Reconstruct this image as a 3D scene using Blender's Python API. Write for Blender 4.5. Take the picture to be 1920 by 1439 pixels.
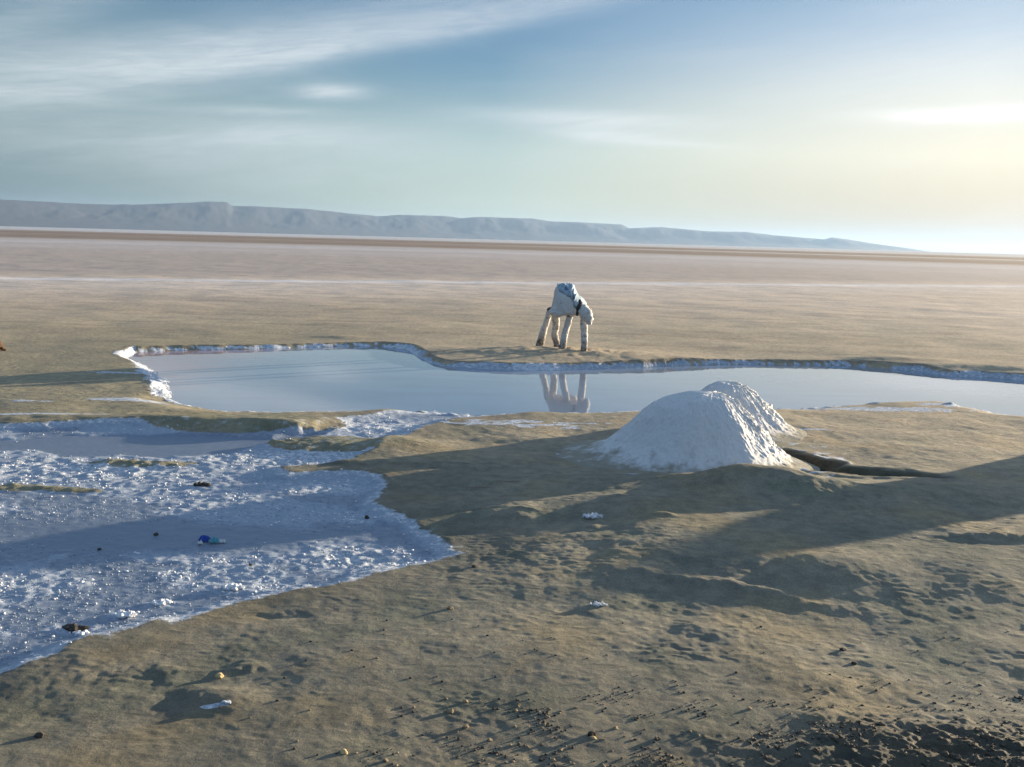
import bpy, math, random
import numpy as np
from mathutils import Vector, Matrix

for o in list(bpy.data.objects): bpy.data.objects.remove(o)
S = bpy.context.scene
COL = S.collection
R = math.radians
rnd = random.Random(7)

# ------------------------------------------------------------------ camera
CAM_H, F_PX, PITCH, ROLL = 3.0, 1867.0, 8.2, 1.58
cd = bpy.data.cameras.new('camera'); cam = bpy.data.objects.new('camera', cd); COL.objects.link(cam)
cd.sensor_width = 36.0; cd.lens = 36.0 * F_PX / 1920.0; cd.clip_start = 0.05; cd.clip_end = 200000
CM = Matrix.Rotation(R(90 - PITCH), 4, 'X') @ Matrix.Rotation(R(ROLL), 4, 'Z')
cam.matrix_world = Matrix.Translation((0, 0, CAM_H)) @ CM
S.camera = cam

def ray(px, py):
    return (CM.to_3x3() @ Vector(((px - 960) / F_PX, -(py - 719.5) / F_PX, -1.0))).normalized()
def P(px, py, z=0.0):                       # point of the place on height z seen at photo pixel
    d = ray(px, py); t = (z - CAM_H) / d.z
    return (d.x * t, d.y * t)
def Q(px, py, dep):                         # point at forward distance dep
    d = ray(px, py); t = dep / d.y
    return Vector((d.x * t, dep, CAM_H + d.z * t))

# ------------------------------------------------------------------ light
SUN_AZ, SUN_EL = 56.0, 5.9
sd = bpy.data.lights.new('sun', 'SUN'); sun = bpy.data.objects.new('sun', sd); COL.objects.link(sun)
sd.energy = 4.3; sd.angle = R(0.6); sd.color = (1.0, 0.82, 0.58)
sv = Vector((math.sin(R(SUN_AZ)) * math.cos(R(SUN_EL)), math.cos(R(SUN_AZ)) * math.cos(R(SUN_EL)), math.sin(R(SUN_EL))))
sun.rotation_euler = sv.to_track_quat('Z', 'Y').to_euler()
S.view_settings.view_transform = 'Standard'; S.view_settings.look = 'None'
EXPO = 1.85; S.view_settings.exposure = EXPO; S.view_settings.gamma = 1.0
S.cycles.use_denoising = True
S.cycles.volume_bounces = 0

class NT:
    """small helper to write node graphs"""
    def __init__(s, tree):
        s.t = tree; s.n = tree.nodes; s.l = tree.links; s.n.clear()
    def new(s, typ, **kw):
        n = s.n.new(typ)
        for k, v in kw.items(): setattr(n, k, v)
        return n
    def put(s, inp, v):
        if hasattr(v, 'links'): s.l.new(v, inp)
        elif v is not None: inp.default_value = v
    def m(s, op, a, b=None, c=None, clamp=False):
        n = s.new('ShaderNodeMath', operation=op, use_clamp=clamp)
        for i, v in enumerate((a, b, c)):
            if v is not None: s.put(n.inputs[i], v)
        return n.outputs[0]
    def vm(s, op, a, b=None, out=0):
        n = s.new('ShaderNodeVectorMath', operation=op); s.put(n.inputs[0], a)
        if b is not None: s.put(n.inputs[1], b)
        return n.outputs[out]
    def mix(s, f, a, b, mode='MIX'):
        n = s.new('ShaderNodeMix', data_type='RGBA', blend_type=mode)
        s.put(n.inputs[0], f); s.put(n.inputs[6], a); s.put(n.inputs[7], b); return n.outputs[2]
    def mixf(s, f, a, b):
        n = s.new('ShaderNodeMix', data_type='FLOAT')
        s.put(n.inputs[0], f); s.put(n.inputs[2], a); s.put(n.inputs[3], b); return n.outputs[0]
    def ramp(s, v, stops, interp='EASE'):
        n = s.new('ShaderNodeValToRGB'); cr = n.color_ramp; cr.interpolation = interp
        cr.elements.remove(cr.elements[1]); cr.elements[0].position = stops[0][0]; cr.elements[0].color = (*stops[0][1], 1)
        for p, c in stops[1:]: cr.elements.new(p).color = (*c, 1)
        s.put(n.inputs[0], v); return n.outputs[0]
    def mr(s, v, a, b, c=0.0, d=1.0, smooth=True):
        n = s.new('ShaderNodeMapRange'); n.interpolation_type = 'SMOOTHSTEP' if smooth else 'LINEAR'
        s.put(n.inputs[0], v)
        for i, x in zip((1, 2, 3, 4), (a, b, c, d)): s.put(n.inputs[i], x)
        return n.outputs[0]
    def noise(s, vec, scale, detail=4, rough=0.5, dist=0.0, kind='FBM'):
        n = s.new('ShaderNodeTexNoise', noise_type=kind, normalize=True); s.put(n.inputs['Vector'], vec)
        n.inputs['Scale'].default_value = scale; n.inputs['Detail'].default_value = detail
        n.inputs['Roughness'].default_value = rough; n.inputs['Distortion'].default_value = dist
        return n.outputs[0]
    def comb(s, x, y, z=0.0):
        n = s.new('ShaderNodeCombineXYZ')
        for i, v in enumerate((x, y, z)): s.put(n.inputs[i], v)
        return n.outputs[0]

# ------------------------------------------------------------------ sky
W = bpy.data.worlds.new('World'); S.world = W; W.use_nodes = True
g = NT(W.node_tree)
sky = g.new('ShaderNodeTexSky', sky_type='NISHITA'); sky.sun_disc = False
sky.sun_elevation = R(SUN_EL); sky.sun_rotation = R(SUN_AZ)
sky.altitude = 0; sky.air_density = 1.0; sky.dust_density = 1.6; sky.ozone_density = 1.6
tc = g.new('ShaderNodeTexCoord')
sx = g.new('ShaderNodeSeparateXYZ'); g.l.new(tc.outputs['Generated'], sx.inputs[0])
X, Y, Z = sx.outputs
az = g.m('MULTIPLY', g.m('ARCTAN2', X, Y), 180 / math.pi)
el = g.m('MULTIPLY', g.m('ARCSINE', Z), 180 / math.pi)
nv = g.comb(g.m('MULTIPLY', az, 0.055), g.m('MULTIPLY', g.m('ADD', el, g.m('MULTIPLY', az, -0.10)), 0.30))
n1 = g.noise(nv, 1.0, 6, 0.6, 0.6)
nv2 = g.comb(g.m('MULTIPLY', az, 0.16), g.m('MULTIPLY', g.m('ADD', el, g.m('MULTIPLY', az, -0.08)), 1.0))
n2 = g.noise(nv2, 1.0, 6, 0.62, 0.9)
def azel(px, py):
    d = ray(px, py); return math.degrees(math.atan2(d.x, d.y)), math.degrees(math.asin(d.z))
def blob(px, py, lx, up, dn, slope, k, nz, n_amt):
    """one cirrus streak: length lx, falling off over up / dn above and below its axis (photo pixels / 33 = degrees)"""
    a0, e0 = azel(px, py); a1, e1 = azel(px + 100, py + 100 * slope)
    th = math.atan2(e1 - e0, a1 - a0); c, s_ = math.cos(th), math.sin(th)
    da = g.m('SUBTRACT', az, a0); de = g.m('SUBTRACT', el, e0)
    u = g.m('DIVIDE', g.m('ADD', g.m('MULTIPLY', da, c), g.m('MULTIPLY', de, s_)), lx / 33)
    v = g.m('ADD', g.m('MULTIPLY', da, -s_), g.m('MULTIPLY', de, c))
    v = g.m('ADD', v, g.m('MULTIPLY', g.m('SUBTRACT', nz, 0.5), n_amt))
    v = g.m('MAXIMUM', g.m('DIVIDE', v, up / 33), g.m('DIVIDE', v, -dn / 33))
    q = g.m('ADD', g.m('MULTIPLY', u, u), g.m('MULTIPLY', v, v))
    return g.m('MULTIPLY', g.m('EXPONENT', g.m('MULTIPLY', q, -1.0)), k)
cl = None
for b in [(660, 82, 540, 58, 22, -0.165, .56, n1, .6), (120, 140, 330, 60, 70, -0.10, .42, n1, 2.0),
          (60, 25, 190, 60, 35, -0.25, .24, n1, 1.6), (622, 172, 62, 14, 13, 0.02, .62, n2, .35),
          (500, 208, 120, 8, 8, 0.02, .28, n2, .35), (1100, 222, 190, 14, 20, 0.04, .60, n2, .5),
          (1140, 257, 110, 12, 12, 0.05, .60, n2, .4), (1270, 271, 110, 6, 8, 0.03, .34, n2, .3),
          (1800, 217, 140, 12, 12, -0.01, 1.0, n2, .3), (1900, 203, 60, 9, 9, 0.0, .4, n2, .3),
          (560, 246, 190, 22, 26, 0.02, .30, n2, .8), (380, 285, 420, 50, 60, 0.03, .36, n1, 2.4), (1750, 120, 420, 90, 90, -0.1, .16, n1, 2.5)]:
    v = blob(*b); cl = v if cl is None else g.m('ADD', cl, v)
nv3 = g.comb(g.m('MULTIPLY', g.m('ADD', az, g.m('MULTIPLY', el, .6)), 0.22), g.m('MULTIPLY', g.m('ADD', el, g.m('MULTIPLY', az, -0.13)), 2.4))
n3 = g.noise(nv3, 1.0, 7, 0.68, 1.2)
tex = g.mr(g.m('ADD', g.m('MULTIPLY', n2, .5), g.m('MULTIPLY', n3, .5)), .34, .66, .62, 1.25, smooth=False)
cl = g.m('MULTIPLY', cl, tex, clamp=True)
cl = g.m('ADD', cl, g.m('MULTIPLY', g.mr(n1, 0.45, 0.75), 0.10), clamp=True)
BG = 0.10
def lin(c): return tuple(((v / 255 + .055) / 1.055) ** 2.4 / (2 ** EXPO * BG) for v in c)
def column(stops):          # colour of the sky by height above the horizon (degrees)
    return g.ramp(g.m('DIVIDE', g.m('MAXIMUM', el, 0.0), 90.0), [(e / 90, lin(c)) for e, c in stops], 'LINEAR')
ca = g.m('DIVIDE', g.m('ADD', g.m('MULTIPLY', X, math.sin(R(SUN_AZ))), g.m('MULTIPLY', Y, math.cos(R(SUN_AZ)))), g.m('SQRT', g.m('ADD', g.m('ADD', g.m('MULTIPLY', X, X), g.m('MULTIPLY', Y, Y)), 1e-6)))
ZEN = [(50, (152, 178, 212)), (90, (152, 178, 212))]
away = column([(0, (74,102,106)), (3, (96,126,130)), (7, (112,144,154)), (10, (96,134,154)), (14, (80,122,154)), (28, (80,122,166))] + ZEN)
mid_ = column([(0, (178,192,174)), (2, (194,208,192)), (5, (184,206,204)), (9, (118,158,184)), (11, (96,142,178)), (14, (80,128,172)), (28, (84,128,174))] + ZEN)
side = column([(0, (190,168,132)), (2, (222,204,170)), (5, (252,244,220)), (8, (236,238,230)), (11, (188,208,226)), (14, (144,180,212)), (30, (124,158,204))] + ZEN)
hot = column([(0, (225,200,160)), (6, (252,242,216)), (14, (244,240,232)), (24, (206,220,236)), (36, (160,190,222))] + ZEN)
base = g.mix(g.mr(ca, .05, .62), away, mid_); base = g.mix(g.mr(ca, .54, .85, smooth=False), base, side); base = g.mix(g.mr(ca, .90, 1.0), base, hot)
base = g.mix(.03, base, sky.outputs[0])
CLOUD = lin((228, 236, 240))
skc = g.mix(cl, base, g.mix(g.mr(ca, .55, .85), (*CLOUD, 1), (*[v * 1.12 for v in lin((255, 253, 250))], 1)))
bg = g.new('ShaderNodeBackground'); g.l.new(skc, bg.inputs[0]); bg.inputs[1].default_value = BG
wo = g.new('ShaderNodeOutputWorld'); g.l.new(bg.outputs[0], wo.inputs[0])
W.cycles.sampling_method = 'AUTOMATIC'

# ------------------------------------------------------------------ numeric noise
def _h(ix, iy, seed):
    h = (ix.astype(np.int64) * 374761393 + iy.astype(np.int64) * 668265263 + seed * 2147483647) & 0xFFFFFFFF
    h = ((h ^ (h >> 13)) * 1274126177) & 0xFFFFFFFF
    h = h ^ (h >> 16)
    return (h & 0xFFFF) / 65536.0 * 2 * np.pi
def gn(x, y, seed=0):
    x = np.asarray(x, float); y = np.asarray(y, float)
    ix = np.floor(x); iy = np.floor(y); fx = x - ix; fy = y - iy
    ux = fx * fx * fx * (fx * (fx * 6 - 15) + 10); uy = fy * fy * fy * (fy * (fy * 6 - 15) + 10)
    def gd(ax, ay):
        a = _h(ix + ax, iy + ay, seed); return np.cos(a) * (fx - ax) + np.sin(a) * (fy - ay)
    a = gd(0, 0); b = gd(1, 0); c = gd(0, 1); d = gd(1, 1)
    return (a + (b - a) * ux + (c - a + (a - b - c + d) * ux) * uy) * 1.5
def fbm(x, y, seed=0, oct=4, gain=.5):
    r = 0; k = 1.0; f = 1.0
    for i in range(oct):
        r = r + k * gn(x * f + 17.3 * i, y * f - 9.1 * i, seed + i); k *= gain; f *= 2.03
    return r
def sst(x, a, b):
    t = np.clip((x - a) / (b - a), 0, 1); return t * t * (3 - 2 * t)

def sdpoly(px, py, poly):
    """signed distance to a closed polygon (negative inside) and the index of its nearest edge"""
    best = np.full(px.shape, 1e18); idx = np.zeros(px.shape, np.int32); ins = np.zeros(px.shape, bool)
    n = len(poly)
    for i in range(n):
        ax, ay = poly[i]; bx, by = poly[(i + 1) % n]
        ex, ey = bx - ax, by - ay; wx, wy = px - ax, py - ay
        t = np.clip((wx * ex + wy * ey) / (ex * ex + ey * ey + 1e-12), 0, 1)
        d = (wx - ex * t) ** 2 + (wy - ey * t) ** 2
        m = d < best; best = np.where(m, d, best); idx[m] = i
        c = ((ay > py) != (by > py)) & (px < (bx - ax) * (py - ay) / (by - ay + 1e-12) + ax)
        ins ^= c
    d = np.sqrt(best); return np.where(ins, -d, d), idx
def sdline(px, py, pts):
    best = np.full(px.shape, 1e18); par = np.zeros(px.shape); n = len(pts) - 1
    for i in range(n):
        ax, ay = pts[i]; bx, by = pts[i + 1]; ex, ey = bx - ax, by - ay; wx, wy = px - ax, py - ay
        t = np.clip((wx * ex + wy * ey) / (ex * ex + ey * ey + 1e-12), 0, 1)
        d = (wx - ex * t) ** 2 + (wy - ey * t) ** 2
        m = d < best; best = np.where(m, d, best); par = np.where(m, (i + t) / n, par)
    return np.sqrt(best), par

# ------------------------------------------------------------------ outlines of the place
Z_POND, Z_SALT, Z_STRIP = -0.12, -0.07, -0.095
# (px, py, bank width in m of the edge that starts here, salt rim width)
_p = [(335,757,.8,.10),(322,748,.45,.55),(326,735,.45,.55),(318,718,.45,.6),(300,703,.4,.4),(278,690,.3,.3),(256,680,.3,.3),
      (240,671,.25,.35),(262,661,.16,.13),(330,658,.16,.13),(450,656,.16,.13),(560,653,.16,.12),(650,650,.16,.11),(715,650,.2,.12),
      (762,656,.22,.13),(780,668,.26,.16),(798,680,.26,.18),(830,687,.26,.18),(890,691,.26,.2),(960,694,.3,.3),(1040,695,.3,.3),(1120,693,.24,.22),
      (1200,690,.18,.15),(1300,685,.16,.11),(1440,684,.16,.11),(1520,685,.16,.11),(1600,686,.18,.13),(1660,691,.22,.2),(1720,696,.24,.2),
      (1780,706,.24,.2),(1850,709,.24,.2),(1960,716,.24,.2),(2300,745,.3,.3),(2500,800,1.2,.2),(2200,800,1.2,.2),
      (1960,783,1.0,.2),(1880,777,.9,.4),(1820,766,.7,.6),(1770,757,.7,.6),(1700,754,.7,.5),(1600,759,.8,.3),(1500,766,.9,.15),
      (1400,769,.9,.12),(1280,769,.9,.12),(1190,771,.9,.12),(1080,774,.9,.2),(960,775,.9,.25),(870,778,.9,.3),(800,772,.9,.3),
      (740,769,.9,.2),(640,771,.9,.1),(520,772,.9,.1),(430,770,.9,.1),(380,766,.9,.1)]
POND = [P(a, b, Z_POND) for a, b, _, _ in _p]
POND_W = np.array([q[2] for q in _p]); POND_R = np.array([q[3] for q in _p])
SALT = [P(a, b, Z_SALT) for a, b in [(-500,1400),(-150,1330),(0,1275),(100,1243),(200,1213),(300,1178),(400,1152),(500,1132),(600,1112),(700,1090),
        (790,1068),(868,1045),(846,1020),(800,1002),(745,975),(705,950),(728,925),(722,906),(680,893),(610,890),(548,894),(535,886),
        (600,880),(660,870),(710,850),(750,828),(800,806),(850,792),(940,782),(960,775),(870,776),(800,770),(740,778),(650,788),
        (580,803),(540,812),(470,806),(380,799),(280,797),(150,800),(0,806),(-250,815),(-700,830),(-1400,1000)]]
STRIP = [P(a, b, Z_STRIP) for a, b in [(-500,835),(-100,826),(30,826),(110,818),(250,816),(380,818),(470,822),(510,826),(560,815),(620,812),(600,820),(530,832),(470,845),
        (430,854),(350,858),(300,861),(255,857),(215,856),(170,862),(110,858),(60,846),(0,848),(-300,862)]]
DITCH = [P(a, b, 0) for a, b in [(1462,858),(1500,864),(1560,880),(1620,888),(1690,894),(1750,900)]]
MOUND_C = np.array([(2.84, 13.95), (3.56, 16.2), (11.6, 15.5)])
ISLES = [(P(265,872,Z_SALT), .75, .20, .05), (P(640,838,Z_SALT), 1.25, .55, .10), (P(80,918,Z_SALT), .8, .14, .025), (P(460,790,0), 1.7, .8, .05)]
BUMPS = [  # centre, half axes, rotation, height : low swells of the mud
    (P(405,1300), .20, .13, 0, .034), (P(455,1252), .13, .05, 15, .022), (P(345,1245), .16, .06, 0, .012),
    (P(1110,1000), .14, .06, 0, .03), (P(1235,990), .14, .05, -10, .03), (P(1000,968), .12, .05, 0, .02), (P(930,912), .16, .07, 0, .03),
    (P(880,918), .14, .06, 0, .025), (P(1160,955), .14, .06, 0, .02), (P(1560,1080), .55, .30, 20, .045), (P(1430,930), .80, .42, -12, .25), (P(1130,958), .70, .36, 0, .07), (P(965,968), .45, .30, 0, .08), (P(1600,955), 1.3, .35, 10, .08),  # some broad swells here are added to throw shade over lit mud
    (P(1370,1110), .9, .09, -25, .022), (P(1250,1095), .8, .07, -20, .018), (P(1900,1040), .5, .12, 0, .04), (P(530,1150), .2, .07, 0, -.02),
    (P(700,868), 2.4, .14, -4, .03), (P(1700,676,0), 1.6, .5, 0, .10), (P(1850,690,0), 1.9, .6, -8, .10), (P(1640,668,0), .9, .25, 0, .05),
    (P(640,632,0), .75, .35, 0, .05), (P(1440,640), .9, .4, 0, .03), (P(60,790,0), 2.0, .4, 0, .05), (P(240,785,0), 1.6, .35, 0, .06),
    (P(500,803,0), .8, .35, 0, .10), (P(890,870), .9, .05, 12, .02)]
CAMEL_HILL = (P(1050, 662, 0.05), 2.9, 1.35, .15)

def terrain(x, y, sp=None):
    """height and zone masks of the ground at world x, y; sp = local mesh spacing"""
    x = np.asarray(x, float); y = np.asarray(y, float)
    if sp is None: sp = np.full(x.shape, .01)
    r = np.hypot(x, y)
    z = .035 * fbm(x * .22, y * .22, 3, 3) * sst(r, 2, 8) * (1 - sst(r, 80, 400) * .5)
    z = z + .026 * gn(x * .75, y * .75, 6) * sst(r, 3, 6) * (1 - sst(r, 16, 24)) + .15 * sst(x, -.8, 2.4) * sst(y, 7.5, 9.5) * (1 - sst(y, 11.8, 13.2))
    wx = x + .18 * fbm(x * 1.1, y * 1.1, 51, 5, .6) ; wy = y + .18 * fbm(x * 1.1 + 40, y * 1.1, 57, 5, .6)
    wob = np.clip(1.2 - r / 40, .25, 1)
    wx2 = x + (wx - x) * wob * .6; wy2 = y + (wy - y) * wob * .6
    near = r < 70
    dP = np.full(x.shape, 99.); wP = np.ones(x.shape); rP = np.ones(x.shape) * .1; dA = np.full(x.shape, 99.); dW = np.full(x.shape, 99.)
    if near.any():
        a, i = sdpoly(x[near] + (wx[near] - x[near]) * .35, y[near] + (wy[near] - y[near]) * .35, POND)
        dP[near] = a; wP[near] = POND_W[i]; rP[near] = POND_R[i]
        dA[near] = sdpoly(wx2[near], wy2[near], SALT)[0]; dW[near] = sdpoly(wx2[near], wy2[near], STRIP)[0]
    # low swells
    for (cx, cy), a, b, rot, h in BUMPS:
        c, s = math.cos(R(rot)), math.sin(R(rot)); dx, dy = wx2 - cx, wy2 - cy
        q = ((dx * c + dy * s) / a) ** 2 + ((-dx * s + dy * c) / b) ** 2
        z = z + h * np.exp(-q ** 1.3 * .8)
    (cx, cy), a, b, h = CAMEL_HILL
    z = z + h * np.exp(-(((x - cx) / a) ** 2 + ((y - cy) / b) ** 2)) * (1 + .25 * fbm(x * 2, y * 2, 8, 3))
    # salt flat sits a little lower
    inA = 1 - sst(dA, -.35, .05)
    z = z * (1 - .8 * inA) + Z_SALT * inA
    isl = np.zeros(x.shape)
    for (cx, cy), a, b, h in ISLES:
        q = np.exp(-(((wx2 - cx) / a) ** 2 + ((wy2 - cy) / b) ** 2) ** 1.5)
        isl = np.maximum(isl, q); z = z + h * q
    inW = 1 - sst(dW, -.10, .06); z = z * (1 - inW) + (Z_STRIP - .02) * inW
    isl = isl * (1 - inW)
    # pond basin
    b = sst(dP, 0.0, 1.0 * wP); z = np.where(dP > 0, Z_POND + (np.maximum(z, -.09) - Z_POND) * b, Z_POND - .03 - .10 * sst(-dP, 0, .5))
    # ditch beside the big heap
    dD, tD = sdline(x, y, DITCH); wD = .36 * (1 - .6 * tD) * (1 + .5 * fbm(x * 3, y * 3, 77, 2))
    dit = (1 - sst(dD, wD * .35, wD + .04)); z = z - dit * (.32 - .25 * tD) * (1 + .5 * fbm(x * 5, y * 5, 78, 2))
    dark = np.clip((1 - sst(dD, wD + .02, wD + .16)) * (1 - .45 * tD) , 0, 1)
    ridge = np.exp(-((dD - wD - .16) / .12) ** 2); z = z + ridge * .03
    # heaps' feet
    foot = np.zeros(x.shape)
    for k, (cx, cy) in enumerate(MOUND_C[:2]):
        rr = np.hypot((x - cx) / (2.25, 1.35)[k], (y - cy) / (1.9, 1.2)[k]) + .30 * fbm(x * 1.6, y * 1.6, 21 + k, 4)
        foot = np.maximum(foot, 1 - sst(rr, .70, 1.15))
    # salt masks
    lum = fbm(x * 1.3, y * 1.3, 31, 4)
    rP = rP * (1 + .55 * gn(x * .9, y * .9, 34)); wP = wP * (1 + .35 * gn(x * 1.4, y * 1.4, 35))
    rim = np.where(dP > -.02, 1 - sst(dP + .10 * lum, rP * .75, rP * 1.1), 0)
    shoal = (1 - sst(np.abs(dP), .2, 1.0)) * 0
    salt = np.maximum(np.maximum((1 - sst(dA, -.22, .20)) * (1 - sst(isl, .25, .6)), rim), foot * (.50 + .30 * fbm(x * 6, y * 6, 33, 3)))
    # scattered salt streaks on the mud left of the pond and at the bar
    for (qx, qy), a, b2, k in [(P(245,748,0),.9,.22,.9),(P(250,700,0),1.3,.16,.8),(P(60,778,0),1.6,.18,.8),(P(60,752,0),1.2,.12,.6),(P(960,795,0),2.2,.5,.55),
                              (P(1650,775,-.1),2.2,.30,.8),(P(1790,770,-.1),.9,.25,.8),(P(1520,806,0),.5,.05,1),(P(405,1322,0),.12,.035,.85),(P(1800,700,-.05),1.2,.3,.6)]:
        q = np.exp(-((x - qx) / a) ** 2 - ((y - qy) / b2) ** 2)
        salt = np.maximum(salt, sst(q * k + .28 * fbm(x * 2.5, y * 7, 41, 3), .35, .6))
    salt = np.maximum(salt, .40 * (1 - sst(dA, .0, .35)))
    salt = np.where(dP < -.02, 0, salt) * (1 - dark)
    # crust roughness over the salt: belts of lumps with smooth brine between
    u = fbm(x * .55 + 3, y * .75, 61, 4)
    bx, by = P(300, 1005, Z_SALT)
    smooth = np.exp(-(((x - bx + .10 * (y - by)) / 2.6) ** 2 + ((y - by) / .55) ** 2) ** 2)
    belt = sst(u + .25 * sst(r, 9, 13) , -.05, .35) * (1 - smooth)
    belt = np.maximum(belt, (rim > .3) * 1.0 * (dP > .02))
    cl = np.zeros(x.shape)
    for (qx, qy), a, b2 in [(P(650,1045,Z_SALT),.55,.45),(P(600,915,Z_SALT),.9,.35),(P(430,1105,Z_SALT),.18,.10),(P(230,1155,Z_SALT),.14,.07),(P(305,1132,Z_SALT),.13,.06),
                            (P(150,880,Z_SALT),2.6,.9),(P(560,860,Z_SALT),2.0,.8),(P(720,805,-.1),2.6,.9),(P(140,1180,Z_SALT),.2,.1),(P(740,1060,Z_SALT),.7,.25)]:
        cl = np.maximum(cl, np.exp(-((x - qx) / a) ** 2 - ((y - qy) / b2) ** 2))
    belt = np.maximum(belt * .55, cl) * (1 - inW * .9)
    belt = np.maximum(belt, .16 * (1 - smooth) * inA * (1 - inW))
    belt = np.maximum(belt, .55 * np.exp(-((dA + .10) / .14) ** 2))
    # small relief, each size fading where the mesh is too coarse for it
    def oc(wl, amp, seed, ax=1.0, ridged=False):
        k = sst(wl / (sp * 2.2), .8, 1.8)
        n = gn(x * ax / wl, y / wl, seed)
        if ridged: n = .5 - np.abs(n)
        return amp * k * n
    mudk = (1 - np.clip(salt, 0, 1)) * (dP > 0)
    dry = sst(r, 17, 26)
    rough = .55 + .6 * sst(fbm(x * .5, y * .5, 91, 3), -.2, .5)
    ex, ey = P(1650, 1420, 0)
    emb = np.exp(-(((x - ex - 1.2) / 2.9) ** 2 + ((y - ey + .30) / 1.0) ** 2)) # rugged edge of the causeway
    emb = sst(emb + .12 * fbm(x * 1.5, y * 1.5, 93, 3), .35, .8)
    nn = (oc(1.1, .016, 101, .7) + oc(.5, .0105, 102, .75) + oc(.24, .0060, 103) + oc(.12, .0032, 104) + oc(.06, .0024, 105) + oc(.035, .0014, 106)
          + oc(.20, .0075, 115, .6, True) * sst(gn(x * 1.3, y * 1.6, 116), -.1, .5) + oc(.09, .008, 117, .6, True) * sst(gn(x * 1.7 + 5, y * 2.2, 118), -.1, .4))
    ca_, sa_ = math.cos(R(-38)), math.sin(R(-38)); fx_, fy_ = x * ca_ - y * sa_, x * sa_ + y * ca_
    flow = sst(x, -.5, 1.5) * (1 - sst(r, 12, 16)); nn = nn + flow * (.010 * gn(fx_ * .9, fy_ * 3.6, 107) + .008 * gn(fx_ * 1.8, fy_ * 8, 108))
    nn = nn * rough * (1 - .70 * dry) + dry * oc(3.5, .02, 111, .4) + emb * (.05 * np.abs(fbm(x * 1.6 + y, y * 3 - x, 95, 2)) + oc(.22, .022, 112, 1, True) + oc(.10, .022, 113, 1, True) + oc(.05, .010, 114, 1, True))
    z = z + nn * mudk * sst(dP, 0, .25) * (1 - .55 * inA)
    sn = (oc(.30, .020, 121) + oc(.13, .022, 122) + oc(.07, .013, 123) + oc(.04, .006, 124))
    z = z + inA * (1 - inW) * (np.maximum(sn, -.012) * (.10 + .95 * belt))
    z = z + (rim * (dP > .04)) * np.maximum(oc(.25, .06, 131) + oc(.12, .06, 132), -.012) * np.clip(rP / .4, .3, 1.2)
    z = z + foot * .5 * (oc(.10, .014, 141) + oc(.05, .007, 142)) * (1 - inA)
    # colour of the soil
    wet = np.clip(np.exp(-(np.maximum(dA, 0) / .8) ** 2) * .55 + dark * .7 + emb * .55 + np.exp(-((dP - np.maximum(.9 * wP, rP + .03)) / .07) ** 2) * (wP < .35) * 1.0, 0, 1)
    rough_c = belt * inA
    return dict(z=z, salt=np.clip(salt, 0, 1), wet=wet, belt=np.clip(belt, 0, 1), inA=inA, inW=inW, dP=dP, dW=dW, dA=dA, isl=isl, emb=emb, r=r, dit=dark, foot=foot, rim=rim, rP=rP, smooth=smooth)

# ------------------------------------------------------------------ mesh helpers
def tag(o, label=None, cat=None, group=None, kind=None):
    if label: o['label'] = label
    if cat: o['category'] = cat
    if group: o['group'] = group
    if kind: o['kind'] = kind
    return o
def mesh_obj(name, V, F, mat, parent=None, smooth=True, attrs=None):
    """V (n,3); F (m,3) or (m,4) integer array; attrs: name -> (n,4) colours"""
    V = np.asarray(V, np.float32); F = np.asarray(F, np.int32); k = F.shape[1]
    me = bpy.data.meshes.new(name); me.vertices.add(len(V)); me.vertices.foreach_set('co', V.ravel())
    me.loops.add(F.size); me.loops.foreach_set('vertex_index', F.ravel())
    me.polygons.add(len(F)); me.polygons.foreach_set('loop_start', np.arange(0, F.size, k, dtype=np.int32))
    me.polygons.foreach_set('loop_total', np.full(len(F), k, np.int32))
    me.polygons.foreach_set('use_smooth', np.full(len(F), smooth, bool))
    me.update(calc_edges=True)
    for an, av in (attrs or {}).items():
        at = me.attributes.new(an, 'FLOAT_COLOR', 'POINT'); at.data.foreach_set('color', np.asarray(av, np.float32).ravel())
    me.materials.append(mat); me.validate()
    o = bpy.data.objects.new(name, me); COL.objects.link(o)
    if parent: o.parent = parent
    return o
def empty(name, loc=(0, 0, 0)):
    o = bpy.data.objects.new(name, None); COL.objects.link(o); o.location = loc; return o

def new_mat(name):
    m = bpy.data.materials.new(name); m.use_nodes = True; g = NT(m.node_tree)
    b = g.new('ShaderNodeBsdfPrincipled'); o = g.new('ShaderNodeOutputMaterial'); g.l.new(b.outputs[0], o.inputs[0])
    b.inputs['Specular IOR Level'].default_value = .3
    return m, g, b

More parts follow.
